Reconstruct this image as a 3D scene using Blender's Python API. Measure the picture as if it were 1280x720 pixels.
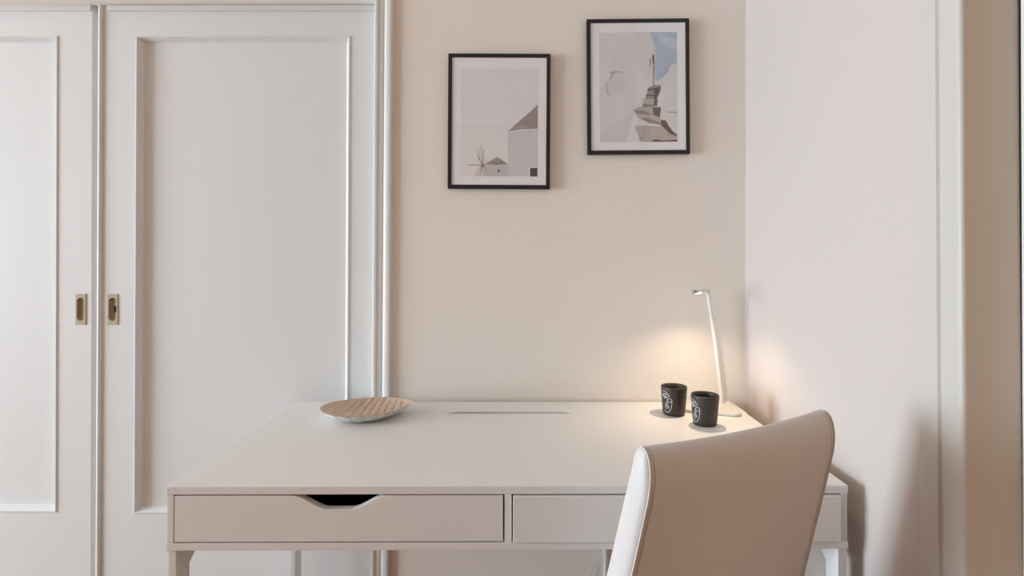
import bpy, bmesh, math, random
from mathutils import Vector, Matrix

random.seed(7)
for o in list(bpy.data.objects):
    bpy.data.objects.remove(o, do_unlink=True)
scene = bpy.context.scene
COL = scene.collection
PI = math.pi

# ------------------------------------------------------------------ camera
F_PX, CX, CY = 680.16, 659.7, 318.2
YAW, PITCH, ROLL = -0.005567, 0.000186, 0.001755
CAM = Vector((0.04108, -1.04484, 1.20481))
fw = Vector((math.sin(YAW)*math.cos(PITCH), math.cos(YAW)*math.cos(PITCH), math.sin(PITCH)))
rt = Vector((math.cos(YAW), -math.sin(YAW), 0))
up = rt.cross(fw)
r2 = rt*math.cos(ROLL) + up*math.sin(ROLL)
u2 = up*math.cos(ROLL) - rt*math.sin(ROLL)
cd = bpy.data.cameras.new('camera')
cam = bpy.data.objects.new('camera', cd)
COL.objects.link(cam)
M = Matrix((r2, u2, -fw)).transposed().to_4x4()
M.translation = CAM
cam.matrix_world = M
cd.sensor_width = 36
cd.lens = F_PX/1280*36
cd.shift_x = (640-CX)/1280
cd.shift_y = (CY-360)/1280
cd.clip_start = 0.02
scene.camera = cam

# ------------------------------------------------------------------ light
scene.view_settings.view_transform = 'Standard'
scene.view_settings.look = 'None'
scene.view_settings.exposure = 0.0
scene.view_settings.gamma = 1.0
scene.view_settings.use_curve_mapping = False
world = bpy.data.worlds.new('sky')
scene.world = world
world.use_nodes = True
world.node_tree.nodes['Background'].inputs[0].default_value = (0.75, 0.87, 1.0, 1)
world.node_tree.nodes['Background'].inputs[1].default_value = 1.0
# daylight standing in the tall window of the left wall
WX, WY0, WY1, WZ0, WZ1 = -6.6, -2.35, 0.10, 0.10, 2.40
ld = bpy.data.lights.new('window_daylight', 'AREA')
ld.shape = 'RECTANGLE'
ld.size = WZ1-WZ0
ld.size_y = WY1-WY0
ld.energy = 550
ld.color = (0.69, 0.865, 1.0)
lo = bpy.data.objects.new('window_daylight', ld)
COL.objects.link(lo)
lo.location = (WX-0.14, (WY0+WY1)/2, (WZ0+WZ1)/2)
lo.rotation_euler = (0, -PI/2, 0)
LAMP_W = 3.5
LAMP_COL = (1.0, 0.77, 0.53)

# ------------------------------------------------------------------ materials
def lin(c):
    return tuple(((x/255)/12.92 if x/255 <= .04045 else ((x/255+.055)/1.055)**2.4) for x in c)

def mat(name, col, rough=0.5, metal=0.0, bump=0.0, scale=40, vary=0.0, spec=0.5, coat=0.0, emit=None, es=0):
    m = bpy.data.materials.new(name)
    m.use_nodes = True
    nt = m.node_tree
    b = nt.nodes['Principled BSDF']
    b.inputs['Base Color'].default_value = (*col, 1)
    b.inputs['Roughness'].default_value = rough
    b.inputs['Metallic'].default_value = metal
    b.inputs['Specular IOR Level'].default_value = spec
    b.inputs['Coat Weight'].default_value = coat
    if emit:
        b.inputs['Emission Color'].default_value = (*emit, 1)
        b.inputs['Emission Strength'].default_value = es
    if bump or vary:
        tc = nt.nodes.new('ShaderNodeTexCoord')
        n = nt.nodes.new('ShaderNodeTexNoise')
        n.inputs['Scale'].default_value = scale
        n.inputs['Detail'].default_value = 4
        nt.links.new(tc.outputs['Object'], n.inputs['Vector'])
        if bump:
            bp = nt.nodes.new('ShaderNodeBump')
            bp.inputs['Strength'].default_value = bump
            bp.inputs['Distance'].default_value = 0.002
            nt.links.new(n.outputs['Fac'], bp.inputs['Height'])
            nt.links.new(bp.outputs['Normal'], b.inputs['Normal'])
        if vary:
            mx = nt.nodes.new('ShaderNodeMix')
            mx.data_type = 'RGBA'
            mx.inputs[6].default_value = (*[c*(1-vary) for c in col], 1)
            mx.inputs[7].default_value = (*[min(1, c*(1+vary)) for c in col], 1)
            nt.links.new(n.outputs['Fac'], mx.inputs[0])
            nt.links.new(mx.outputs[2], b.inputs['Base Color'])
    return m

def wood_mat(name, c1, c2, rough=0.45, scale=(2, 14, 14)):
    m = bpy.data.materials.new(name)
    m.use_nodes = True
    nt = m.node_tree
    b = nt.nodes['Principled BSDF']
    tc = nt.nodes.new('ShaderNodeTexCoord')
    mp = nt.nodes.new('ShaderNodeMapping')
    mp.inputs['Scale'].default_value = scale
    n = nt.nodes.new('ShaderNodeTexNoise')
    n.inputs['Scale'].default_value = 3
    n.inputs['Detail'].default_value = 6
    mx = nt.nodes.new('ShaderNodeMix')
    mx.data_type = 'RGBA'
    mx.inputs[6].default_value = (*c1, 1)
    mx.inputs[7].default_value = (*c2, 1)
    nt.links.new(tc.outputs['Object'], mp.inputs['Vector'])
    nt.links.new(mp.outputs['Vector'], n.inputs['Vector'])
    nt.links.new(n.outputs['Fac'], mx.inputs[0])
    nt.links.new(mx.outputs[2], b.inputs['Base Color'])
    b.inputs['Roughness'].default_value = rough
    return m

def glass_mat():
    m = bpy.data.materials.new('clear_glazing')
    m.use_nodes = True
    nt = m.node_tree
    for n in list(nt.nodes):
        nt.nodes.remove(n)
    out = nt.nodes.new('ShaderNodeOutputMaterial')
    mix = nt.nodes.new('ShaderNodeMixShader')
    tr = nt.nodes.new('ShaderNodeBsdfTransparent')
    gl = nt.nodes.new('ShaderNodeBsdfGlossy')
    gl.inputs['Roughness'].default_value = 0.02
    mix.inputs[0].default_value = 0.035
    tr.inputs['Color'].default_value = (1, 1, 1, 1)
    nt.links.new(tr.outputs[0], mix.inputs[1])
    nt.links.new(gl.outputs[0], mix.inputs[2])
    nt.links.new(mix.outputs[0], out.inputs[0])
    return m

M_WALL = mat('cream_wall_paint', (0.83, 0.76, 0.695), 0.85, bump=0.12, scale=60, vary=0.012)
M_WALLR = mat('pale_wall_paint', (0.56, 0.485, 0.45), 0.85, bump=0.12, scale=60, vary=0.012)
M_WALLF = mat('sand_wall_paint', (0.24, 0.13, 0.07), 0.85, bump=0.1, scale=60)
M_CEIL = mat('ceiling_paint', (0.84, 0.76, 0.67), 0.9, bump=0.05)
M_DOOR = mat('white_gloss_paint', (0.765, 0.76, 0.755), 0.50, bump=0.10, scale=14, spec=0.35)
M_TRIM = mat('white_trim_paint', (0.74, 0.73, 0.715), 0.38, bump=0.08, scale=20)
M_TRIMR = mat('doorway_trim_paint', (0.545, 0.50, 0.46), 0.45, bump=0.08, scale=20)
M_REVEAL = mat('shaded_reveal_paint', (0.57, 0.475, 0.39), 0.6, bump=0.08, scale=20)  # browner copy of the doorway trim: shade on the reveal put into the colour
M_DOORR = mat('offwhite_door_paint', (0.74, 0.72, 0.66), 0.4, bump=0.08, scale=20)
M_DESK = mat('white_lacquer', (0.83, 0.805, 0.785), 0.42, bump=0.01, scale=200)
M_STEEL = mat('white_powder_coat', (0.78, 0.76, 0.745), 0.45)
M_DARK = mat('inner_shade_dark', (0.012, 0.012, 0.016), 0.7, bump=0.3, scale=30)  # near-black, stands in for the shade inside the drawers
M_GAP = mat('gap_shade', (0.015, 0.012, 0.018), 0.9)  # dark colour in place of the shade in narrow openings
M_BRASS = mat('aged_brass', (0.36, 0.29, 0.20), 0.55, 0.55, bump=0.15, scale=90, vary=0.15)
M_BLACK = mat('black_frame_lacquer', (0.012, 0.011, 0.010), 0.45)
M_MAT = mat('white_mount_board', (0.86, 0.835, 0.86), 0.9)
M_CUP = mat('matt_black_ceramic', (0.038, 0.026, 0.020), 0.42, bump=0.03, scale=120)
M_CUPIN = mat('black_glaze_inside', (0.013, 0.010, 0.009), 0.35)
M_INK = mat('white_line_ink', (0.78, 0.77, 0.80), 0.6)
M_LEATH = mat('white_leatherette', (0.65, 0.605, 0.585), 0.45, bump=0.10, scale=260)
M_SEAM = mat('leatherette_piping', (0.68, 0.63, 0.60), 0.5, bump=0.25, scale=300)
M_LEG = wood_mat('dark_stained_wood', (0.05, 0.03, 0.02), (0.09, 0.05, 0.03))
M_LAMP = mat('white_lamp_plastic', (0.72, 0.685, 0.64), 0.35)
M_CHROME = mat('grey_metal_tip', (0.35, 0.35, 0.38), 0.3, 0.9)
M_LED = mat('lit_led_lens', (1, 0.9, 0.75), 0.4, emit=(1.0, 0.86, 0.66), es=14)
M_CORD = mat('grey_cord', (0.45, 0.42, 0.41), 0.5)
M_GLASS = glass_mat()

# ------------------------------------------------------------------ helpers
def link(name, bm, m, parent=None, smooth=False, bevel=0, seg=2, angle=35):
    bmesh.ops.recalc_face_normals(bm, faces=bm.faces[:])
    me = bpy.data.meshes.new(name)
    bm.to_mesh(me)
    bm.free()
    o = bpy.data.objects.new(name, me)
    COL.objects.link(o)
    for x in (m if isinstance(m, (list, tuple)) else [m]):
        me.materials.append(x)
    if smooth:
        for p in me.polygons:
            p.use_smooth = True
    if bevel:
        b = o.modifiers.new('bevel', 'BEVEL')
        b.width = bevel
        b.segments = seg
        b.limit_method = 'ANGLE'
        b.angle_limit = math.radians(angle)
        for p in me.polygons:
            p.use_smooth = True
        wn = o.modifiers.new('wn', 'WEIGHTED_NORMAL')
        wn.keep_sharp = True
    if parent:
        o.parent = parent
    return o

def empty(name, loc=(0, 0, 0), rz=0, label=None, cat=None, group=None):
    o = bpy.data.objects.new(name, None)
    COL.objects.link(o)
    o.location = loc
    o.rotation_euler = (0, 0, rz)
    o.empty_display_size = 0.1
    tag(o, label, cat, group)
    return o

def tag(o, label=None, cat=None, group=None, kind=None):
    if label: o['label'] = label
    if cat: o['category'] = cat
    if group: o['group'] = group
    if kind: o['kind'] = kind
    return o

def struct(o, label, cat):
    return tag(o, label, cat, None, 'structure')

def box(bm, x0, x1, y0, y1, z0, z1, mi=0):
    v = [bm.verts.new(p) for p in ((x0, y0, z0), (x1, y0, z0), (x1, y1, z0), (x0, y1, z0),
                                   (x0, y0, z1), (x1, y0, z1), (x1, y1, z1), (x0, y1, z1))]
    for q in ((0, 3, 2, 1), (4, 5, 6, 7), (0, 1, 5, 4), (1, 2, 6, 5), (2, 3, 7, 6), (3, 0, 4, 7)):
        bm.faces.new([v[i] for i in q]).material_index = mi
    return v

def B(*a):
    bm = bmesh.new()
    box(bm, *a)
    return bm

def prism(bm, pts, axis, a, b, mi=0):
    """extrude a 2-D outline along an axis: axis 'y' -> pts are (x,z); 'z' -> (x,y); 'x' -> (y,z)"""
    def p3(p, t):
        return {'x': (t, p[0], p[1]), 'y': (p[0], t, p[1]), 'z': (p[0], p[1], t)}[axis]
    v0 = [bm.verts.new(p3(p, a)) for p in pts]
    v1 = [bm.verts.new(p3(p, b)) for p in pts]
    n = len(pts)
    fs = [bm.faces.new(v0[::-1]), bm.faces.new(v1)]
    for i in range(n):
        fs.append(bm.faces.new((v0[i], v0[(i+1) % n], v1[(i+1) % n], v1[i])))
    for f in fs:
        f.material_index = mi
    return fs

def tube(bm, pts, r, n=10, flat=None, mi=0, closed=False, updir=None):
    """sweep a round (or flat: (half width, half height)) section along points"""
    pts = [Vector(p) for p in pts]
    N = len(pts)
    rings = []
    prev = None
    for i, p in enumerate(pts):
        if closed:
            t = (pts[(i+1) % N]-pts[i-1]).normalized()
        else:
            t = (pts[min(i+1, N-1)]-pts[max(i-1, 0)]).normalized()
        if updir is not None:
            nn = Vector(updir)
        elif prev is None:
            nn = Vector((0, 0, 1)) if abs(t.z) < 0.9 else Vector((1, 0, 0))
        else:
            nn = prev
        nn = (nn - t*nn.dot(t)).normalized()
        prev = nn
        bb = t.cross(nn)
        rr = r[i] if isinstance(r, (list, tuple)) else r
        ring = []
        for k in range(n):
            a = 2*PI*k/n
            if flat:
                ca, sa = math.cos(a), math.sin(a)
                e = 0.55
                cx = math.copysign(abs(ca)**e, ca)*flat[0]
                sx = math.copysign(abs(sa)**e, sa)*flat[1]
                ring.append(bm.verts.new(p+bb*cx+nn*sx))
            else:
                ring.append(bm.verts.new(p+bb*rr*math.cos(a)+nn*rr*math.sin(a)))
        rings.append(ring)
    for i in range(N if closed else N-1):
        a, b = rings[i], rings[(i+1) % N]
        for k in range(n):
            bm.faces.new((a[k], a[(k+1) % n], b[(k+1) % n], b[k])).material_index = mi
    if not closed:
        bm.faces.new(rings[0][::-1]).material_index = mi
        bm.faces.new(rings[-1]).material_index = mi

def lathe(bm, prof, n=64, mi=0):
    rings = []
    for r, z in prof:
        rings.append([bm.verts.new((r*math.cos(2*PI*k/n), r*math.sin(2*PI*k/n), z)) for k in range(n)])
    for a, b in zip(rings, rings[1:]):
        for k in range(n):
            bm.faces.new((a[k], a[(k+1) % n], b[(k+1) % n], b[k])).material_index = mi
    return rings

def spline(P, n=8):
    P = [Vector(p) for p in P]
    out = []
    for i in range(len(P)-1):
        p0, p1, p2, p3 = P[max(i-1, 0)], P[i], P[i+1], P[min(i+2, len(P)-1)]
        for k in range(n):
            t = k/n
            out.append(0.5*((2*p1)+(p2-p0)*t+(2*p0-5*p1+4*p2-p3)*t*t+(3*p1-p0-3*p2+p3)*t**3))
    out.append(P[-1])
    return out

def lean_x(o, k, z0=1.2):
    for v in o.data.vertices:
        v.co.x += k*(v.co.z-z0)

def lean_y(o, k, z0=1.2):
    for v in o.data.vertices:
        v.co.y += k*(v.co.z-z0)

def cut(o, bm_cut):
    """subtract a closed shape from o and keep the result as plain mesh"""
    me = bpy.data.meshes.new('cutter')
    bmesh.ops.recalc_face_normals(bm_cut, faces=bm_cut.faces[:])
    bm_cut.to_mesh(me)
    bm_cut.free()
    c = bpy.data.objects.new('cutter', me)
    COL.objects.link(c)
    md = o.modifiers.new('cut', 'BOOLEAN')
    md.operation = 'DIFFERENCE'
    md.solver = 'EXACT'
    md.object = c
    bpy.context.view_layer.update()
    dg = bpy.context.evaluated_depsgraph_get()
    new = bpy.data.meshes.new_from_object(o.evaluated_get(dg))
    o.modifiers.remove(md)
    o.data = new
    bpy.data.objects.remove(c, do_unlink=True)

# ------------------------------------------------------------------ room shell
YB = 0.610           # face of the back wall
XR = 0.6917          # face of the right wall
XD = 0.7755           # face of the closed door in the right wall
XL, YF, ZC = WX, -4.2, 2.75
YE = -0.222          # where the right wall ends at the doorway
LX0, LX1 = -2.13, -0.435       # opening of the sliding doors
LZ1 = 1.9780

bm = bmesh.new()
box(bm, LX1+0.02, XR+0.14, YB, YB+0.12, 0, ZC)
box(bm, XL-0.12, LX0-0.02, YB, YB+0.12, 0, ZC)
box(bm, LX0-0.02, LX1+0.02, YB, YB+0.12, LZ1+0.06, ZC)
box(bm, LX0-0.02, LX1+0.02, YB+0.115, YB+0.16, 0, LZ1+0.06)
wb = struct(link('wall_back', bm, M_WALL), 'cream painted back wall behind the white desk', 'wall')

bm = bmesh.new()
pts = [(XR, YB+0.12)]
R = 0.007
pts += [(XR, YE+R)]
for k in range(1, 6):
    a = k/6*PI/2
    pts.append((XR+R-R*math.cos(a), YE+R-R*math.sin(a)))
pts += [(XR+R, YE), (XD+0.10, YE), (XD+0.10, YB+0.12)]
prism(bm, pts, 'z', 0, ZC)
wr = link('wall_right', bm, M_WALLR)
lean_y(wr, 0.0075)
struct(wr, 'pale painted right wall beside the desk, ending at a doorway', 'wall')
bm = bmesh.new()
box(bm, XR, XR+0.20, YF, YE-0.90, 0, ZC)
o = link('wall_right_beyond_door', bm, M_WALLF)
o.name = 'wall_right_front'
struct(o, 'sand coloured right wall beyond the closed door', 'wall')
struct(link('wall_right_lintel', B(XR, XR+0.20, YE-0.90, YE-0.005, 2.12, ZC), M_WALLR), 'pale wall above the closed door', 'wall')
bm = bmesh.new()
box(bm, XL-0.12, XL, YF, WY0, 0, ZC)
box(bm, XL-0.12, XL, WY1, YB+0.12, 0, ZC)
box(bm, XL-0.12, XL, WY0, WY1, WZ1, ZC)
box(bm, XL-0.12, XL, WY0, WY1, 0, WZ0)
struct(link('wall_left', bm, M_WALL), 'cream left wall with the tall window', 'wall')
struct(link('wall_front', B(XL-0.12, XR+0.2, YF-0.12, YF, 0, ZC), M_WALLF), 'sand coloured wall behind the viewer', 'wall')
struct(link('ceiling', B(XL-0.12, XD+0.12, YF-0.12, YB+0.12, ZC, ZC+0.1), M_CEIL), 'white ceiling', 'ceiling')

M_FLOOR = wood_mat('brown_plank_floor', (0.27, 0.115, 0.042), (0.40, 0.19, 0.080), 0.4, (1.2, 10, 10))
bm = bmesh.new()
y = YF-0.12
row = 0
while y < YB+0.12:
    x = XL-0.12-random.random()*0.9
    while x < XD+0.12:
        x1 = min(x+1.2, XD+0.12)
        if x1 > XL-0.12:
            box(bm, max(x, XL-0.12), x1-0.0015, y, min(y+0.12, YB+0.12)-0.0015, -0.03, 0)
        x += 1.2
    y += 0.12
struct(link('floor', bm, M_FLOOR), 'warm brown plank floor under the desk', 'floor')

# tall window in the left wall (its daylight is the room's main light)
bm = bmesh.new()
for a, b in ((WY0, WY0+0.05), (WY1-0.05, WY1), ((WY0+WY1)/2-0.035, (WY0+WY1)/2+0.035)):
    box(bm, XL-0.09, XL-0.03, a, b, WZ0, WZ1)
box(bm, XL-0.09, XL-0.03, WY0, WY1, WZ0, WZ0+0.06)
box(bm, XL-0.09, XL-0.03, WY0, WY1, WZ1-0.05, WZ1)
struct(link('window_1', bm, M_TRIM, bevel=0.004), 'tall white window with two casements in the left wall', 'window')

# ------------------------------------------------------------------ sliding wardrobe doors
DY = 0.648                     # face of the sliding doors, set back between the casings
def dsx(x): return CAM.x+(x-CAM.x)*(DY+1.045)/1.653
def dsz(z): return CAM.z+(z-CAM.z)*(DY+1.045)/1.653
def door_leaf(name, x0, x1, px0, px1, pz0, pz1, edge):
    """leaf with one large recessed panel; edge 'round' = rounded right edge, 'bead' = half-round bead on its left edge"""
    YD = DY
    x0, x1, px0, px1 = [dsx(v) for v in (x0, x1, px0, px1)]
    pz0, pz1 = dsz(pz0), dsz(pz1)
    z0, z1 = 0.012, LZ1+0.0025
    bm = bmesh.new()
    rings = [(0.000, 0.0), (0.001, 0.0018), (0.0025, 0.0030), (0.0045, 0.0030), (0.0060, 0.0005), (0.0080, -0.003),
             (0.0110, -0.0090), (0.0135, -0.0145), (0.0155, -0.0165), (0.018, -0.0170)]
    def rect(ax0, ax1, az0, az1, y):
        return [bm.verts.new(p) for p in ((ax0, y, az0), (ax1, y, az0), (ax1, y, az1), (ax0, y, az1))]
    def strip(a, b):
        for i in range(4):
            bm.faces.new((a[i], a[(i+1) % 4], b[(i+1) % 4], b[i]))
    fx0 = x0 + (0.0155 if edge == 'bead' else 0)
    fx1 = x1 - (0.017 if edge == 'round' else 0)
    outer = rect(fx0, fx1, z0, z1, YD)
    prev = outer
    for ins, d in rings:
        cur = rect(px0+ins, px1-ins, pz0+ins, pz1-ins, YD-d)
        strip(prev, cur)
        prev = cur
    bm.faces.new(prev)
    back = rect(fx0, fx1, z0, z1, YD+0.034)
    strip(outer, back)
    bm.faces.new(back[::-1])
    # edge profile along the meeting stile
    if edge == 'round':
        prof = [(fx1, YD+0.034), (fx1, YD), (fx1+0.0020, YD+0.0006), (fx1+0.0045, YD+0.0030), (fx1+0.0150, YD+0.0180), (fx1+0.0160, YD+0.0200), (fx1+0.0160, YD+0.034)]
        prism(bm, prof, 'z', z0, z1)
    elif edge == 'bead':
        c = (x0+0.00775)
        prof = [(x0+0.0006, YD+0.034)] + [(c-0.0072*math.cos(a*PI/12), YD-0.0070*math.sin(a*PI/12)) for a in range(13)] + [(fx0, YD+0.034)]
        prism(bm, prof, 'z', z0, z1)
    bmesh.ops.remove_doubles(bm, verts=bm.verts, dist=1e-6)
    return link(name, bm, M_DOOR)

def flush_pull(door, xc, zc, keyhole, label):
    YD = DY
    xc, zc = dsx(xc), dsz(zc)
    w, h = 0.0315, 0.0955
    sw, sh = 0.0112, 0.0350       # half sizes of the finger slot
    def stad(k, grow=0.0, y=0.0, n=32):
        pts = []
        for i in range(n):
            a = 2*PI*i/n
            r = sw+grow
            pts.append((xc+r*math.cos(a), y, zc+math.copysign(sh-sw, math.sin(a))*(1 if abs(math.sin(a)) > 1e-9 else 0)+r*math.sin(a)))
        return pts
    cb = bmesh.new()
    prism(cb, [(p[0], p[2]) for p in stad(0, 0.0015)], 'y', YD-0.02, YD+0.016)
    cut(door, cb)
    bm = bmesh.new()
    yo = YD-0.0022
    slot = [bm.verts.new(p) for p in stad(0, 0.001, yo)]
    n = len(slot)
    def onrect(p):
        dx, dz = p[0]-xc, p[2]-zc
        s = min((w/2)/abs(dx) if abs(dx) > 1e-6 else 9e9, (h/2)/abs(dz) if abs(dz) > 1e-6 else 9e9)
        return (xc+dx*s, yo, zc+dz*s)
    rim = [bm.verts.new(onrect(v.co)) for v in slot]
    base = [bm.verts.new((v.co.x, YD+0.0002, v.co.z)) for v in rim]
    for i in range(n):
        j = (i+1) % n
        bm.faces.new((slot[i], slot[j], rim[j], rim[i]))
        bm.faces.new((rim[i], rim[j], base[j], base[i]))
    # the four corners
    for sx, sz in ((1, 1), (-1, 1), (-1, -1), (1, -1)):
        c = bm.verts.new((xc+sx*w/2, yo, zc+sz*h/2))
        near = sorted(range(n), key=lambda i: (rim[i].co-c.co).length)
        e1 = [i for i in range(n) if abs(abs(rim[i].co.x-xc)-w/2) < 1e-5 and (rim[i].co.x-xc)*sx > 0 and (rim[i].co.z-zc)*sz > 0]
        e2 = [i for i in range(n) if abs(abs(rim[i].co.z-zc)-h/2) < 1e-5 and (rim[i].co.x-xc)*sx > 0 and (rim[i].co.z-zc)*sz > 0]
        if e1 and e2:
            i1 = max(e1, key=lambda i: abs(rim[i].co.z-zc))
            i2 = max(e2, key=lambda i: abs(rim[i].co.x-xc))
            cbv = bm.verts.new((c.co.x, YD+0.0002, c.co.z))
            bm.faces.new((rim[i1], c, rim[i2]))
            bm.faces.new((rim[i1], base[i1], cbv, c))
            bm.faces.new((rim[i2], base[i2], cbv, c))
    # finger cup
    prev = slot
    for g, d in ((-0.0002, 0.002), (-0.0008, 0.0045), (-0.0026, 0.0062), (-0.0055, 0.0068)):
        cur = [bm.verts.new(p) for p in stad(0, g, yo+d)]
        for i in range(n):
            j = (i+1) % n
            bm.faces.new((prev[i], prev[j], cur[j], cur[i]))
        prev = cur
    bm.faces.new(prev)
    o = link('flush_pull', bm, M_BRASS, door, smooth=False)
    o['label'] = label
    if keyhole:
        k = bmesh.new()
        yk = yo+0.0064
        pts = [(xc+0.0030+0.0032*math.cos(a*PI/8), zc+0.0050+0.0045*math.sin(a*PI/8)) for a in range(16)]
        prism(k, pts, 'y', yk-0.0012, yk+0.002)
        box(k, xc+0.0006, xc+0.0054, yk-0.0012, yk+0.002, zc-0.0100, zc+0.004)
        ko = link('keyhole', k, M_GAP, o)
        ko['label'] = 'dark keyhole'
    return o

d1 = door_leaf('door_1', LX0+0.04, -1.2825, -2.02, -1.4025, 0.416, 1.8705, 'round')
flush_pull(d1, -1.331, 1.036, False, 'brass flush pull with an oval finger slot')
lean_x(d1, 0.0010)
struct(d1, 'left white sliding door with one tall recessed panel and a plain brass pull', 'door')
d2 = door_leaf('door_2', -1.2808, LX1+0.013, -1.1665, -0.511, 0.4135, 1.8705, 'bead')
flush_pull(d2, -1.233, 1.036, True, 'brass flush pull with a keyhole in its finger slot')
lean_x(d2, 0.0030)
struct(d2, 'right white sliding door with recessed panel, behind the desk, its brass pull with a keyhole', 'door')

# frame round the doors: moulded jamb casings and the head they carry, standing proud of the wall
bm = bmesh.new()
x0 = -0.428
yw = YB+0.005
_cp = lambda p: (CAM.x+(p[0]-CAM.x)*1.0217, p[1] if p[1] > 0.6 else p[1]+0.0405)
prof = [(x0, yw), (x0, 0.5655), (x0+0.0025, 0.5630), (x0+0.0085, 0.5630), (x0+0.0110, 0.5655), (x0+0.0245, 0.5665),
        (x0+0.0265, 0.5680), (x0+0.0290, 0.5680), (x0+0.0315, 0.5640), (x0+0.0345, 0.5605), (x0+0.0390, 0.5585), (x0+0.0450, 0.5575),
        (x0+0.0500, 0.5575), (x0+0.0530, 0.5585), (x0+0.0548, 0.5610), (x0+0.0555, yw)]
prof = [(x, DY+0.02) if y == yw and x < -0.40 else (x, y) for x, y in prof]
prof = [_cp(p) for p in prof]
prism(bm, prof, 'z', 0, 2.05)
o = link('trim_1', bm, M_TRIM)
lean_x(o, 0.0050)
struct(o, 'moulded white casing at the right of the sliding doors', 'trim')
bm = bmesh.new()
prism(bm, [(LX0-0.007-(p[0]-prof[0][0]), p[1]) for p in prof][::-1], 'z', 0, 2.05)
struct(link('trim_2', bm, M_TRIM), 'moulded white casing at the far left of the sliding doors', 'trim')
M_HEAD = mat('head_paint', (0.90, 0.85, 0.79), 0.6, bump=0.1, scale=25)
bm = bmesh.new()
box(bm, LX0-0.006, prof[0][0]-0.0003, 0.600, YB+0.115, LZ1+0.003, 2.05)
struct(link('trim_3', bm, M_HEAD), 'cream head board with its underside above the sliding doors', 'trim')
bm = bmesh.new()
box(bm, LX0+0.01, dsx(-1.2990), DY-0.0070, DY-0.0003, LZ1-0.0150, LZ1+0.003)
box(bm, dsx(-1.2480), prof[0][0]-0.001, DY-0.0085, DY-0.0003, LZ1-0.0155, LZ1+0.0015)
struct(link('trim_4', bm, M_TRIM, bevel=0.0015), 'narrow white strip along the top of the sliding doors', 'trim')

# doorway in the right wall
bm = bmesh.new()
a = XR
prof = [(a+0.002, -0.1285), (a-0.0012, -0.1290), (a-0.0030, -0.1320), (a-0.0030, -0.1700), (a-0.0055, -0.1730), (a-0.0055, -0.1760), (a-0.0012, -0.1790),
        (a-0.0012, -0.1815), (a-0.0040, -0.1850), (a-0.0045, -0.2150)]
for k in range(1, 7):
    t = k/6*PI/2
    prof.append((a+0.0025-0.007*math.cos(t), -0.2150-0.009*math.sin(t)))
prof += [(XD, -0.2242), (XD, -0.2225), (a+0.02, -0.2225), (a+0.02, -0.13)]
prism(bm, prof, 'z', 0, 2.15)
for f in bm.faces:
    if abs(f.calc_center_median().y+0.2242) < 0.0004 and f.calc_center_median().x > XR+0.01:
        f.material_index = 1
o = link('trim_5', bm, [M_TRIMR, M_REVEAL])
lean_y(o, 0.0105)
struct(o, 'flat white casing with a thin groove on the right wall at the doorway', 'trim')
bm = bmesh.new()
box(bm, XD, XD+0.07, YE-0.065, YE-0.0050, 0, 2.115)
box(bm, XD, XD+0.07, YE-0.895, YE-0.835, 0, 2.115)
box(bm, XD, XD+0.07, YE-0.835, YE-0.065, 2.05, 2.115)
o = link('trim_7', bm, M_DOORR)
lean_y(o, 0.0060)
struct(o, 'off-white door frame set back in the right wall', 'trim')
M_OAK = wood_mat('bounce_oak', (0.50, 0.32, 0.205), (0.64, 0.42, 0.28), 0.5, (12, 12, 1.5))  # unseen oak leaf added; its tone warms the light bounced onto the chair
bm = bmesh.new()
xd = XD+0.018
ya, yb, za, zb_ = YE-0.833, YE-0.067, 0.008, 2.048
def ring4(a, x): return [bm.verts.new((x, p[0], p[1])) for p in ((ya+a, za+a), (yb-a, za+a), (yb-a, zb_-a), (ya+a, zb_-a))]
Rg = [ring4(0, xd), ring4(0.11, xd), ring4(0.115, xd-0.004), ring4(0.125, xd+0.002), ring4(0.150, xd+0.012)]
for p, q in zip(Rg, Rg[1:]):
    for i in range(4):
        bm.faces.new((p[i], p[(i+1) % 4], q[(i+1) % 4], q[i]))
bm.faces.new(Rg[-1])
bk = ring4(0, xd+0.04)
for i in range(4):
    bm.faces.new((Rg[0][i], Rg[0][(i+1) % 4], bk[(i+1) % 4], bk[i]))
bm.faces.new(bk)
d3 = link('door_3', bm, M_OAK)
bmh = bmesh.new()
tube(bmh, spline([(xd-0.005, YE-0.78, 1.02), (xd-0.045, YE-0.78, 1.02), (xd-0.055, YE-0.77, 1.02), (xd-0.055, YE-0.66, 1.02)], 6), 0.009, 12)
box(bmh, xd-0.006, xd, YE-0.805, YE-0.755, 0.93, 1.08)
h = link('door_handle', bmh, M_BRASS, d3, bevel=0.001)
struct(d3, 'closed door set back in the right wall, unseen oak leaf added to warm the bounced light', 'door')
bm = bmesh.new()
box(bm, XD+0.001, XD+0.095, YE-0.0055, YE-0.0005, 0, 2.115)  # solid strip painted dark where only the gap's shade would show
o = link('trim_6', bm, M_GAP)
lean_y(o, 0.0060)
struct(o, 'dark strip at the door frame, coloured as the shade of the gap', 'trim')

# baseboards
def baseboard(name, b, lab):
    struct(link(name, B(*b), M_TRIM, bevel=0.003), lab, 'baseboard')
baseboard('baseboard_back', (x0+0.06, XR, YB-0.014, YB, 0, 0.09), 'white baseboard along the back wall under the desk')
baseboard('baseboard_right', (XR-0.014, XR, -0.12, YB-0.014, 0, 0.09), 'white baseboard along the right wall beside the desk')
baseboard('baseboard_left', (XL, XL+0.014, WY1+0.02, YB, 0, 0.09), 'white baseboard along the left wall beyond the window')

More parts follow.
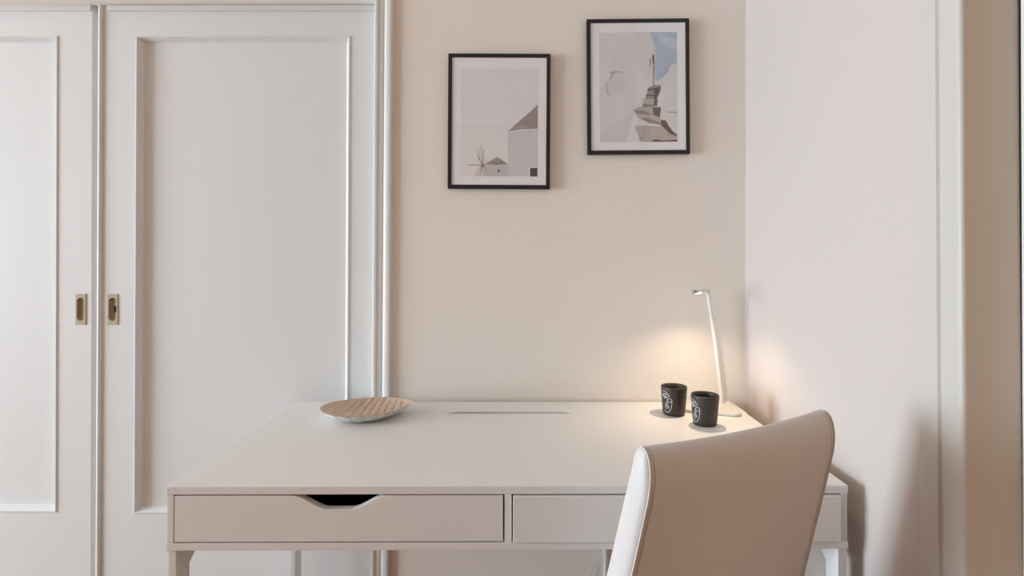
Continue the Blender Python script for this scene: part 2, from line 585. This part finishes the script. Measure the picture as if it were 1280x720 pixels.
# ------------------------------------------------------------------ desk
T = 0.76
DYAW = 0.01419
desk = empty('desk', (0, 0.0002, 0), DYAW, 'white writing desk with two drawers and a slotted back flap, against the cream wall', 'desk')
W2 = 0.655
link('desk_top', B(-W2, W2, 0, 0.4780, T-0.0155, T), M_DESK, desk, bevel=0.0012)
bm = bmesh.new()
y0 = 0.4788
prism(bm, [(-W2, y0), (-0.188, y0), (-0.160, 0.4975), (0.134, 0.4975), (0.163, y0), (W2+0.0030, y0), (W2+0.0030, 0.598), (-W2, 0.598)], 'z', T-0.0155, T)
link('cable_flap', bm, M_DESK, desk, bevel=0.0010)
# carcass: sides, divider, bottom, back
zb0, zb1 = 0.6375, 0.6515
for a, b in ((-W2+0.0012, -W2+0.0135), (W2-0.0135, W2-0.0012)):
    link('side_panel', B(a, b, 0.0008, 0.598, zb1, T-0.0157), M_DESK, desk, bevel=0.0008)
link('divider', B(-0.0085, 0.0050, 0.0008, 0.460, zb1, T-0.0157), M_DESK, desk, bevel=0.0008)
link('bottom_panel', B(-W2-0.0005, W2+0.0005, 0, 0.598, zb0, zb1), M_DESK, desk, bevel=0.0010)
link('back_panel', B(-W2+0.0137, W2-0.0137, 0.462, 0.474, zb1, T-0.0157), M_DESK, desk)

def drawer(xa, xb, out, label):
    z0, z1 = zb1+0.0026, T-0.0155-0.0026
    xc = (xa+xb)/2
    pts = [(xa, z0), (xb, z0), (xb, z1)]
    dz = z1
    # finger cut-out: two S-curves and a flat bottom
    half, flat, dep = 0.090, 0.021, 0.0258
    n = 22
    right = []
    for i in range(n+1):
        t = i/n
        s = t*t*(3-2*t)
        right.append((xc+half-(half-flat)*t, dz-dep*s))
    left = [(2*xc-x, z) for x, z in right[::-1]]
    pts += right+left
    pts.append((xa, z1))
    bm = bmesh.new()
    prism(bm, pts, 'y', -out, 0.0165-out)
    d = link('drawer', bm, M_DESK, desk, bevel=0.0009, angle=50)
    if label: d['label'] = label
    bt = bmesh.new()
    ya, yb = 0.0168-out, 0.44-out
    box(bt, xa+0.006, xa+0.018, ya, yb, z0+0.002, z1-0.014)
    box(bt, xb-0.018, xb-0.006, ya, yb, z0+0.002, z1-0.014)
    box(bt, xa+0.018, xb-0.018, yb-0.012, yb, z0+0.002, z1-0.014)
    box(bt, xa+0.018, xb-0.018, ya, yb-0.012, z0+0.002, z0+0.008)
    link('drawer_tray', bt, M_DESK, d)
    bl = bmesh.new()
    box(bl, xa+0.0185, xb-0.0185, ya+0.0005, yb-0.0125, z0+0.0082, z0+0.045)  # block added to darken the white tray like inner shade
    dark_fill = link('drawer_shade_fill', bl, M_DARK, d, bevel=0.004)
    dark_fill['label'] = 'dark fill seen through the finger cut-out, standing in for the shade inside'
    return d
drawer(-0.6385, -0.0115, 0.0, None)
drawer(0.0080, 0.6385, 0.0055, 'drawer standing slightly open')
# legs
def leg(sx, front):
    bm = bmesh.new()
    xa, xb = sorted((sx*0.654, sx*0.6375))
    if front:
        prism(bm, [(0.004, 0), (0.046, 0), (0.046, 0.590), (0.065, 0.604), (0.065, zb0), (0.004, zb0)], 'x', xa, xb)
    else:
        prism(bm, [(0.552, 0), (0.594, 0), (0.594, zb0), (0.532, zb0), (0.532, 0.604), (0.552, 0.590)], 'x', xa, xb)
    link('leg', bm, M_STEEL, desk, bevel=0.0012)
for sx in (-1, 1):
    leg(sx, True)
    leg(sx, False)

# ------------------------------------------------------------------ framed pictures
def flat_shape(bm, pts, y, mi):
    vs = [bm.verts.new((p[0], y, p[1])) for p in pts]
    f = bm.faces.new(vs)
    f.material_index = mi
    return f

def picture(loc, tilt, label, pr, shapes, pal, print_label):
    """loc = lower-left back corner; frame 0.306 x 0.404; pr = print rectangle (x0,x1,z0,z1) inside"""
    w, h, fw_, dp = 0.306, 0.404, 0.0115, 0.0155
    root = empty('picture_frame', (CAM.x+(loc[0]-CAM.x)*1.0083, loc[1], CAM.z+(loc[2]-CAM.z)*1.0083), 0, label, 'picture', None)
    root.rotation_euler = (0, tilt, 0)
    root.scale = (1.0083, 1, 1.0083)
    bm = bmesh.new()
    o_, i_ = [], []
    def rct(a, y): return [bm.verts.new(p) for p in ((a, y, a), (w-a, y, a), (w-a, y, h-a), (a, y, h-a))]
    A, Bf, C, D = rct(0, -dp), rct(fw_, -dp), rct(fw_, -0.004), rct(0, 0)
    E = rct(fw_, 0)
    def st(p, q):
        for i in range(4):
            bm.faces.new((p[i], p[(i+1) % 4], q[(i+1) % 4], q[i]))
    st(A, Bf); st(Bf, C); st(C, E); st(A, D); st(D, E)
    link('frame', bm, M_BLACK, root, bevel=0.0009)
    link('mount', B(fw_-0.002, w-fw_+0.002, -0.0130, -0.003, fw_-0.002, h-fw_+0.002), M_MAT, root)
    bm = bmesh.new()
    px0, px1, pz0, pz1 = pr
    mats = [mat('print_ink', tuple(v*k for v, k in zip(lin(c), (1.26, 1.33, 1.38))), 0.8) for c in pal]
    names = list(range(len(pal)))
    flat_shape(bm, [(px0, pz0), (px1, pz0), (px1, pz1), (px0, pz1)], -0.01315, 0)
    for li, (ci, pts) in enumerate(shapes):
        q = [(px0+(px1-px0)*u, pz1-(pz1-pz0)*v) for u, v in pts]
        flat_shape(bm, q, -0.01315-0.000012*(li+1), ci)
    p = link('print', bm, mats, root)
    p['label'] = print_label
    bmesh_glass = B(fw_-0.001, w-fw_+0.001, -0.0149, -0.0141, fw_-0.001, h-fw_+0.001)
    link('glazing', bmesh_glass, M_GLASS, root)
    return root

def norm(pts, x0, x1, y0, y1):
    return [((x-x0)/(x1-x0), (y-y0)/(y1-y0)) for x, y in pts]

def line(p, q, w0, w1=None):
    w1 = w0 if w1 is None else w1
    dx, dy = q[0]-p[0], q[1]-p[1]
    L = math.hypot(dx, dy)
    nx, ny = -dy/L, dx/L
    return [(p[0]+nx*w0, p[1]+ny*w0), (q[0]+nx*w1, q[1]+ny*w1), (q[0]-nx*w1, q[1]-ny*w1), (p[0]-nx*w0, p[1]-ny*w0)]

# windmill photograph
K1 = (127, 473, 125, 612)
n1 = lambda pts: norm(pts, *K1)
sh = []
# sky gets a little warmer towards the horizon (part of the printed photograph)
for i in range(8):
    a, b = 330+i*35, 330+(i+1)*35
    sh.append((6+i//2, n1([(127, a), (473, a), (473, min(b, 612)), (127, min(b, 612))])))
sh += [
    (1, n1([(340, 412), (400, 402), (473, 397), (473, 612), (340, 612)])),
    (10, n1([(338, 408), (400, 398), (473, 394), (473, 399), (400, 403), (341, 414)])),
    (2, n1([(338, 411), (392, 360), (440, 318), (473, 286), (473, 396), (400, 399)])),
    (11, n1([(338, 411), (365, 388), (410, 372), (430, 392), (400, 399)])),
    (3, n1([(440, 574), (473, 574), (473, 612), (440, 612)])),
    (10, n1([(434, 572), (440, 574), (440, 612), (434, 612)])),
    (4, n1([(236, 557), (340, 557), (340, 612), (236, 612)])),
    (2, n1([(238, 557), (292, 524), (341, 557), (290, 561)])),
    (11, n1([(262, 545), (292, 525), (312, 538), (296, 548)])),
    (3, n1([(295, 581), (303, 581), (303, 594), (295, 594)])),
    (5, n1(line((158, 561), (236, 563), 1.4))),
    (5, n1(line((224, 558), (236, 568), 4))),
    (5, n1(line((201, 516), (228, 563), 1.0))), (5, n1(line((206, 488), (212, 530), 1.0))), (5, n1(line((212, 530), (226, 562), 1.2))),
    (5, n1(line((218, 474), (224, 520), 1.0))), (5, n1(line((224, 520), (226, 562), 1.2))),
    (5, n1(line((231, 488), (230, 562), 1.0))), (5, n1(line((248, 534), (230, 563), 0.9))),
    (5, n1(line((226, 563), (206, 585), 1.2))), (5, n1(line((206, 585), (197, 611), 1.0))),
    (5, n1(line((227, 563), (217, 611), 1.1))), (5, n1(line((229, 563), (232, 611), 1.0))), (5, n1(line((230, 565), (243, 590), 0.9))),
    (5, n1(line((222, 575), (208, 611), 0.8))),
]
pal1 = [(207, 197, 195), (193, 183, 181), (142, 126, 121), (78, 70, 64), (182, 171, 168), (128, 112, 108),
        (208, 198, 195), (209, 199, 195), (211, 200, 195), (212, 201, 195), (214, 206, 203), (155, 140, 134)]
s1 = 0.306/(687.4-559.5)   # metres per photo pixel on this frame
picture((-0.2085, 0.6097, 1.4025), 0.0045, 'black framed windmill photograph, the lower picture, left on the cream wall', 
        (0.0375, 0.2685, 0.0375, 0.3590), sh, pal1, 'pale photograph of two windmills')

# stairway photograph
K2 = (115, 481, 112, 635)
n2 = lambda pts: norm(pts, *K2)
sh = [
    (1, n2([(355, 112), (481, 112), (481, 262), (458, 266), (444, 280), (436, 308), (410, 330), (386, 346), (376, 330), (372, 290), (376, 250), (379, 215), (372, 170), (362, 138)])),
    (9, n2([(392, 118), (481, 150), (481, 200), (440, 185), (400, 160)])),
    (2, n2([(386, 346), (410, 330), (436, 308), (444, 280), (458, 266), (481, 262), (481, 494), (430, 491), (405, 486), (400, 380)])),
    (8, n2([(288, 112), (355, 112), (362, 138), (372, 170), (379, 215), (376, 250), (345, 350), (318, 330), (296, 280)])),
    (3, n2([(428, 491), (478, 492), (481, 500), (440, 496)])),
    (8, n2([(115, 600), (180, 555), (250, 505), (276, 470), (285, 490), (235, 635), (115, 635)])),
    (10, n2([(240, 635), (262, 560), (275, 500), (290, 525), (278, 562), (296, 600), (300, 635)])),
    (4, n2([(342, 378), (372, 364), (405, 366), (400, 398), (338, 408)])),
    (5, n2([(370, 380), (402, 374), (396, 405), (384, 430), (368, 432), (372, 408)])),
    (4, n2([(335, 404), (374, 404), (370, 434), (330, 430)])),
    (5, n2([(340, 384), (398, 374), (398, 380), (342, 392)])),
    (5, n2([(334, 410), (372, 410), (371, 416), (334, 415)])),
    (7, n2([(322, 430), (372, 430), (386, 445), (384, 466), (318, 462)])),
    (5, n2([(374, 430), (388, 430), (386, 466), (366, 466)])),
    (4, n2([(318, 452), (366, 456), (368, 470), (314, 468)])),
    (5, n2([(360, 470), (404, 470), (398, 522), (362, 506)])),
    (7, n2([(275, 480), (300, 468), (362, 468), (368, 505), (400, 522), (408, 552), (352, 546), (292, 516)])),
    (4, n2([(276, 482), (320, 486), (365, 504), (340, 506), (290, 500)])),
    (4, n2([(300, 520), (340, 520), (404, 545), (400, 553), (350, 546)])),
    (10, n2([(282, 520), (350, 548), (404, 554), (400, 566), (330, 560), (278, 556)])),
    (5, n2([(404, 530), (426, 534), (440, 560), (456, 582), (479, 604), (479, 612), (446, 598), (420, 574), (402, 556)])),
    (6, n2([(412, 540), (424, 540), (450, 584), (470, 606), (440, 590)])),
    (7, n2([(277, 562), (300, 556), (380, 560), (402, 562), (420, 578), (446, 600), (479, 614), (479, 635), (304, 635), (296, 600)])),
    (5, n2([(360, 628), (380, 622), (410, 630), (479, 626), (479, 635), (360, 635)])),
    (6, n2([(368, 216), (373, 222), (374, 262), (366, 262), (364, 226)])),
    (4, n2([(366, 262), (372, 262), (372, 362), (366, 364)])),
    (6, n2(line((352, 238), (357, 258), 2))), (6, n2(line((357, 255), (351, 276), 1.6))),
    (8, n2([(162, 300), (190, 296), (225, 299), (222, 312), (233, 350), (233, 388), (222, 411), (160, 411), (147, 400), (145, 345), (160, 345), (170, 320)])),
    (11, n2([(160, 300), (190, 295), (226, 299), (222, 304), (196, 303), (182, 312), (172, 330), (166, 346), (163, 330), (172, 308)])),
    (11, n2([(144, 345), (150, 345), (152, 396), (164, 410), (152, 410), (146, 398)])),
]
rs = random.Random(3)
for k in range(26):
    x, y = rs.uniform(300, 470), rs.uniform(572, 628)
    if x > 300 and y > 570+max(0, (x-405))*0.62:
        a = rs.uniform(2, 5)
        sh.append((6 if k % 3 else 5, n2([(x-a, y), (x, y-1.5), (x+a, y), (x, y+1.5)])))
pal2 = [(199, 190, 187), (160, 166, 180), (197, 188, 185), (158, 148, 143), (140, 126, 119), (98, 84, 79), (84, 72, 66), (172, 158, 151), (193, 184, 181), (174, 177, 187), (204, 195, 191), (170, 160, 154)]
picture((0.2100, 0.6097, 1.5045), -0.0085+0.0, 'black framed photograph of stone steps, the upper picture, near the room corner',
        (0.0375, 0.2695, 0.0365, 0.3640), sh, pal2, 'pale photograph of a stone stairway between white walls')

# ------------------------------------------------------------------ leaf dish
dish = empty('leaf_dish', (-0.4055, 0.443, T), math.radians(21.6), 'leaf shaped tan dish with veins and a white underside, on the left of the desk', 'dish')
M_DIN = mat('tan_leaf_glaze', (0.62, 0.46, 0.345), 0.33, bump=0.05, scale=80, vary=0.10)
M_DOUT = mat('white_dish_outside', (0.80, 0.78, 0.76), 0.4)
bm = bmesh.new()
NA, NR = 264, 64
a_, b_ = 0.1215, 0.0930
def outline(th):
    c, s = math.cos(th), math.sin(th)
    e = 1.0+0.35*max(0, c)**1.5
    y = b_*math.copysign(abs(s)**e, s)*(1-0.10*c)
    sc = 1+0.048*(abs(math.sin(th*11))-0.4)*min(1, abs(s)*1.8)
    return a_*c*(1+0.0), y*sc
def top_z(x, y, rho):
    z = 0.005+0.024*max(0, (rho-0.30)/0.70)**1.45 + 0.005*max(0, rho-0.9)/0.1*abs(x/a_)**3
    # side veins: thin grooves sweeping from the midrib towards the right tip
    ph = (x-0.55*abs(y)+0.006*math.sin(abs(y)*40))/0.0225
    g = abs(ph-round(ph))
    z -= 0.0032*math.exp(-(g/0.055)**2)*min(1, abs(y)/0.006)*min(1, (1.02-rho)*9)
    z += 0.0006*(1-math.cos(2*PI*ph))*0.5*min(1, rho*2)
    z -= 0.0014*math.exp(-(y/0.0016)**2)
    return z
top, bot = [], []
for j in range(1, NR+1):
    rho = j/NR
    rt_, rb_ = [], []
    for i in range(NA):
        th = 2*PI*i/NA
        ox, oy = outline(th)
        x, y = ox*rho, oy*rho
        zt = top_z(x, y, rho)
        rt_.append(bm.verts.new((x, y, zt)))
        zb = 0.0002+0.0265*max(0, (rho-0.50)/0.50)**1.35 + 0.005*max(0, rho-0.9)/0.1*abs(x/a_)**3 - (0.0 if rho < 1 else 0)
        rb_.append(bm.verts.new((x*0.995, y*0.995, min(zb, zt-0.0022))))
    top.append(rt_); bot.append(rb_)
ct = bm.verts.new((0, 0, 0.004)); cb_ = bm.verts.new((0, 0, 0.0002))
for i in range(NA):
    k = (i+1) % NA
    bm.faces.new((ct, top[0][i], top[0][k])).material_index = 0
    bm.faces.new((cb_, bot[0][k], bot[0][i])).material_index = 1
    for j in range(NR-1):
        bm.faces.new((top[j][i], top[j+1][i], top[j+1][k], top[j][k])).material_index = 0
        bm.faces.new((bot[j][k], bot[j+1][k], bot[j+1][i], bot[j][i])).material_index = 1
    bm.faces.new((top[-1][i], bot[-1][i], bot[-1][k], top[-1][k])).material_index = 0
link('dish_body', bm, [M_DIN, M_DOUT], dish, smooth=True)

# ------------------------------------------------------------------ cups
def cup(loc, rot, label):
    root = empty('cup', loc, rot, label, 'cup', 'black ceramic cups under the lamp')
    bm = bmesh.new()
    R0, R1, H = 0.0300, 0.0360, 0.0790
    def rad(z): return R0+(R1-R0)*(z/H)**0.9
    prof = [(0.0001, 0), (R0-0.004, 0), (R0-0.001, 0.0015), (R0+0.0002, 0.005)]
    prof += [(rad(z), z) for z in (0.012, 0.025, 0.04, 0.055, 0.07, H-0.0022)]
    prof += [(R1-0.0004, H-0.0006), (R1-0.0016, H), (R1-0.0030, H-0.0008)]
    k = len(prof)
    prof += [(rad(z)-0.0042, z) for z in (0.07, 0.055, 0.04, 0.025, 0.012)] + [(R0-0.008, 0.007), (0.0001, 0.0062)]
    lathe(bm, prof, 72)
    link('cup_body', bm, M_CUP, root, smooth=True)
    # one-line face drawing wrapped on the side (angle in degrees, height in mm)
    dr = [
        [(-25, 66), (-15, 69), (-4, 66), (8, 62)],
        [(-28, 58), (-14, 62), (-2, 61), (14, 58), (4, 53), (-10, 52), (-22, 55), (-28, 58)],
        [(-16, 61), (-18, 54)], [(-4, 61), (-10, 55), (0, 54)],
        [(-20, 52), (-12, 49), (-2, 51)],
        [(2, 47), (12, 50), (22, 48), (24, 42), (12, 41), (4, 43), (2, 47)],
        [(24, 46), (24, 36), (20, 25), (12, 15), (2, 11), (-10, 12), (-16, 16)],
        [(4, 46), (0, 39), (6, 36), (-2, 33), (-8, 34)],
        [(-12, 30), (-4, 32), (4, 29), (8, 26), (0, 22), (-8, 22), (-12, 26), (-4, 27), (8, 26)],
        [(-10, 36), (-6, 38)],
    ]
    dm = bmesh.new()
    for ln in dr:
        P = spline([(a, h, 0) for a, h in ln], 5)
        pts = []
        for p in P:
            z = p.y/1000
            r = rad(z)+0.0001
            t = math.radians(p.x*1.0)
            pts.append((r*math.sin(t), -r*math.cos(t), z))
        tube(dm, pts, 0.00062, 6)
    d = link('face_drawing', dm, M_INK, root, smooth=True)
    d['label'] = 'white one-line drawing of a face'
    return root
cup((0.4420, 0.4790, T), math.radians(-48), 'black cup with a white face drawing, the rear one, left by the lamp')
cup((0.4995, 0.3880, T), math.radians(-64), 'black cup with a white face drawing, the front one, nearest the chair')

# ------------------------------------------------------------------ desk lamp
lamp = empty('desk_lamp', (0.570, 0.535, T), 0, 'slim white desk lamp with a bent arm, lit, in the corner of the desk', 'lamp')
def L(x, y, z): return (x-0.570, y-0.535, z-T)
bm = bmesh.new()
# base: rounded trapezoid plate with a raised rim
def rounded(pts, r, n=7):
    out = []
    N = len(pts)
    for i in range(N):
        p0, p, p1 = Vector(pts[i-1]), Vector(pts[i]), Vector(pts[(i+1) % N])
        d0, d1 = (p0-p).normalized(), (p1-p).normalized()
        ang = d0.angle(d1)
        t = r/math.tan(ang/2)
        c = p+(d0+d1).normalized()*(r/math.sin(ang/2))
        a, b = p+d0*t, p+d1*t
        va, vb = a-c, b-c
        for k in range(n+1):
            f = k/n
            v = va.lerp(vb, f).normalized()*r
            out.append(tuple(c+v))
    return out
BASE = [(0.632, 0.590), (0.618, 0.452), (0.474, 0.503), (0.500, 0.592)]
ring = [L(p[0], p[1], T+0.0045) for p in rounded(BASE, 0.016)]
tube(bm, ring, 0.0062, 12, flat=(0.0068, 0.0044), closed=True, updir=(0, 0, 1))
link('base_rim', bm, M_LAMP, lamp, smooth=True)
bm = bmesh.new()
prism(bm, [L(p[0], p[1], 0)[:2] for p in rounded(BASE, 0.016)], 'z', 0.0004, 0.0050)
link('base_plate', bm, M_LAMP, lamp, smooth=False)
arm = [(0.612, 0.578, T+0.006), (0.610, 0.577, T+0.018), (0.6065, 0.576, T+0.050), (0.600, 0.575, 0.860), (0.590, 0.575, 0.940), (0.580, 0.575, 1.010), (0.5715, 0.574, 1.064),
       (0.5680, 0.571, 1.083), (0.5625, 0.562, 1.0955), (0.5540, 0.547, 1.1005), (0.528, 0.505, 1.1030), (0.492, 0.447, 1.1040)]
bm = bmesh.new()
pts = spline([L(*p) for p in arm], 6)
tube(bm, pts, 0.005, 14, flat=(0.0054, 0.0040), updir=(-0.53, -0.85, 0.35))
link('arm', bm, M_LAMP, lamp, smooth=True)
bm = bmesh.new()
tube(bm, [L(0.4915, 0.4462, 1.1040), L(0.4875, 0.4395, 1.1040)], 0.006, 14, flat=(0.0066, 0.0046), updir=(0, 0, 1))
t_ = link('head_tip', bm, M_CHROME, lamp, smooth=True)
t_['label'] = 'grey metal end of the lamp head'
bm = bmesh.new()
tube(bm, [L(0.5170, 0.4880, 1.0985), L(0.4975, 0.4565, 1.0990)], 0.003, 12, flat=(0.0045, 0.0016), updir=(0, 0, 1))
t_ = link('led_lens', bm, M_LED, lamp, smooth=True)
t_['label'] = 'glowing warm light strip'
ll = bpy.data.lights.new('lamp_light', 'SPOT')
ll.spot_size = math.radians(132)
ll.spot_blend = 1.0
ll.shadow_soft_size = 0.007
ll.energy = LAMP_W
ll.color = LAMP_COL
lo = bpy.data.objects.new('lamp_light', ll)
COL.objects.link(lo)
lo.parent = lamp
lo.location = L(0.505, 0.468, 1.0900)
lo.rotation_euler = (math.radians(-6), 0, 0)

# ------------------------------------------------------------------ chair
ct_, st_ = 0.882, 0.471
CH = math.atan2(st_, ct_)
CS = 0.945
# chair origin: on the floor below the middle of the backrest's top edge
chair = empty('dining_chair', (CAM.x+(0.365-CAM.x)*CS, CAM.y+(-0.187-CAM.y)*CS, 0), CH, 'white leatherette dining chair with high raked back, pulled up to the desk', 'chair')
ZT = CAM.z-(CAM.z-0.938)*CS
RK = 0.275
WT, SL = 0.1975*CS, 0.045        # half width at top, widening per metre
def hw(z): return WT+SL*(ZT-z)
def fwd(z): return RK*(ZT-z)   # forward offset of the front face
# side profile (t = distance behind the front face, z), closed, front top -> rear -> down
prof = []
prof += [(0.000, 0.44), (0.000, 0.60), (0.000, 0.75), (0.000, 0.88), (0.000, 0.922)]
prof += [(0.0006, 0.9290), (0.0022, 0.9345), (0.0055, 0.9375), (0.0100, 0.9385)]
prof += [(0.010+0.0365*math.sin(a*PI/26), 0.9385-0.082*(1-math.cos(a*PI/26))) for a in range(1, 13)]
prof += [(0.0470, 0.840), (0.0485, 0.79), (0.0500, 0.70), (0.0515, 0.60), (0.052, 0.50), (0.052, 0.44)]
prof = [(t*CS, CAM.z-(CAM.z-z)*CS) for t, z in prof]
NP = len(prof)
NSX = 33
BUL = 0.009
def back_pt(u, t, z, puff=0.0):
    """u in -1..1 across"""
    x = u*(hw(z)+puff)
    b = BUL*(1-u*u)
    y = fwd(z)-t-b
    dz = -0.0035*(1-u*u)*max(0, min(1, (z-ZT+0.088)/0.08))
    return (x, y, z+dz)
bm = bmesh.new()
rows = []
for i in range(NSX):
    u = -1+2*i/(NSX-1)
    rows.append([bm.verts.new(back_pt(u, t, z)) for t, z in prof])
for i in range(NSX-1):
    for j in range(NP):
        k = (j+1) % NP
        bm.faces.new((rows[i][j], rows[i][k], rows[i+1][k], rows[i+1][j]))
for o_ in bm.faces:
    o_.smooth = True
# pillowed end panels
for i, s in ((0, -1), (NSX-1, 1)):
    base = rows[i]
    mt = sum(p[0] for p in prof)/NP
    prev = base
    for q, pf in ((0.90, 0.0022), (0.70, 0.0045), (0.40, 0.006)):
        cur = []
        for (t, z) in prof:
            tc = 0.024
            zz = min(z, ZT-0.004)
            zc = zz + (0.0 if zz < ZT-0.088 else (ZT-0.038-zz)*(1-q)*0.6)
            cur.append(bm.verts.new(back_pt(s, tc+(t-tc)*q, zc, pf)))
        for j in range(NP):
            k = (j+1) % NP
            bm.faces.new((prev[j], prev[k], cur[k], cur[j])).smooth = True
        prev = cur
    for j in range(NP//2):
        a, b, c, d = prev[j], prev[(j+1)], prev[NP-2-j], prev[NP-1-j]
        if len({a, b, c, d}) == 4:
            bm.faces.new((a, b, c, d)).smooth = True
        elif len({a, b, c, d}) == 3:
            vs = []
            for v in (a, b, c, d):
                if v not in vs: vs.append(v)
            try:
                bm.faces.new(vs).smooth = True
            except ValueError:
                pass
backrest = link('backrest', bm, M_LEATH, chair)
for s in (-1, 1):
    bm = bmesh.new()
    pts = [back_pt(s, t+0.0004, z+0.0002, 0.0006) for t, z in prof[6:]]
    pts = spline(pts, 5)
    tube(bm, pts, 0.0011, 8)
    link('piping', bm, M_SEAM, backrest, smooth=True)
    # line of stitches beside the piping
    bm = bmesh.new()
    sp = spline([back_pt(s*0.965, t+0.0006, z+0.0006) for t, z in prof[9:]], 8)
    acc = 0
    run = []
    for p, q in zip(sp, sp[1:]):
        run.append(p)
        acc += (q-p).length
        if acc > 0.005:
            if len(run) >= 1:
                tube(bm, [run[0], q], 0.0004, 5)
            run = []
            acc = -0.0015
    so = link('stitching', bm, M_SEAM, backrest, smooth=True)
# seat
bm = bmesh.new()
box(bm, -0.205, 0.205, 0.085, 0.435, 0.375, 0.460)
link('seat', bm, M_LEATH, chair, bevel=0.022, seg=5)
def chair_leg(x, y, rear):
    bm = bmesh.new()
    a, b = 0.020, 0.014
    z1 = 0.40 if rear else 0.380
    k = -0.06 if rear else 0.0
    v0 = [bm.verts.new((x+sx*b, y+k+sy*b, 0)) for sx, sy in ((-1, -1), (1, -1), (1, 1), (-1, 1))]
    v1 = [bm.verts.new((x+sx*a, y+sy*a, z1)) for sx, sy in ((-1, -1), (1, -1), (1, 1), (-1, 1))]
    bm.faces.new(v0[::-1]); bm.faces.new(v1)
    for i in range(4):
        bm.faces.new((v0[i], v0[(i+1) % 4], v1[(i+1) % 4], v1[i]))
    link('leg', bm, M_LEG, chair, bevel=0.003)
for sx in (-1, 1):
    chair_leg(sx*0.175, 0.115, True)
    chair_leg(sx*0.175, 0.405, False)

# ------------------------------------------------------------------ small things on the wall under the desk
bm = bmesh.new()
tube(bm, spline([(0.262, 0.585, 0.637), (0.262, 0.590, 0.50), (0.260, 0.598, 0.34), (0.247, 0.600, 0.30), (0.232, 0.602, 0.265), (0.222, 0.602, 0.23), (0.205, 0.592, 0.12), (0.18, 0.580, 0.03), (0.12, 0.57, 0.004), (0.02, 0.57, 0.0035)], 8), 0.0014, 8)
tag(link('power_cord', bm, M_CORD, smooth=True), 'thin cord hanging down the wall under the desk, beside the chair', 'cord')
tag(link('cable_duct', B(0.2655, 0.2735, YB-0.0095, YB, 0.09, 0.62), M_TRIM, bevel=0.0012), 'narrow white cable duct upright on the wall under the desk', 'cable duct')
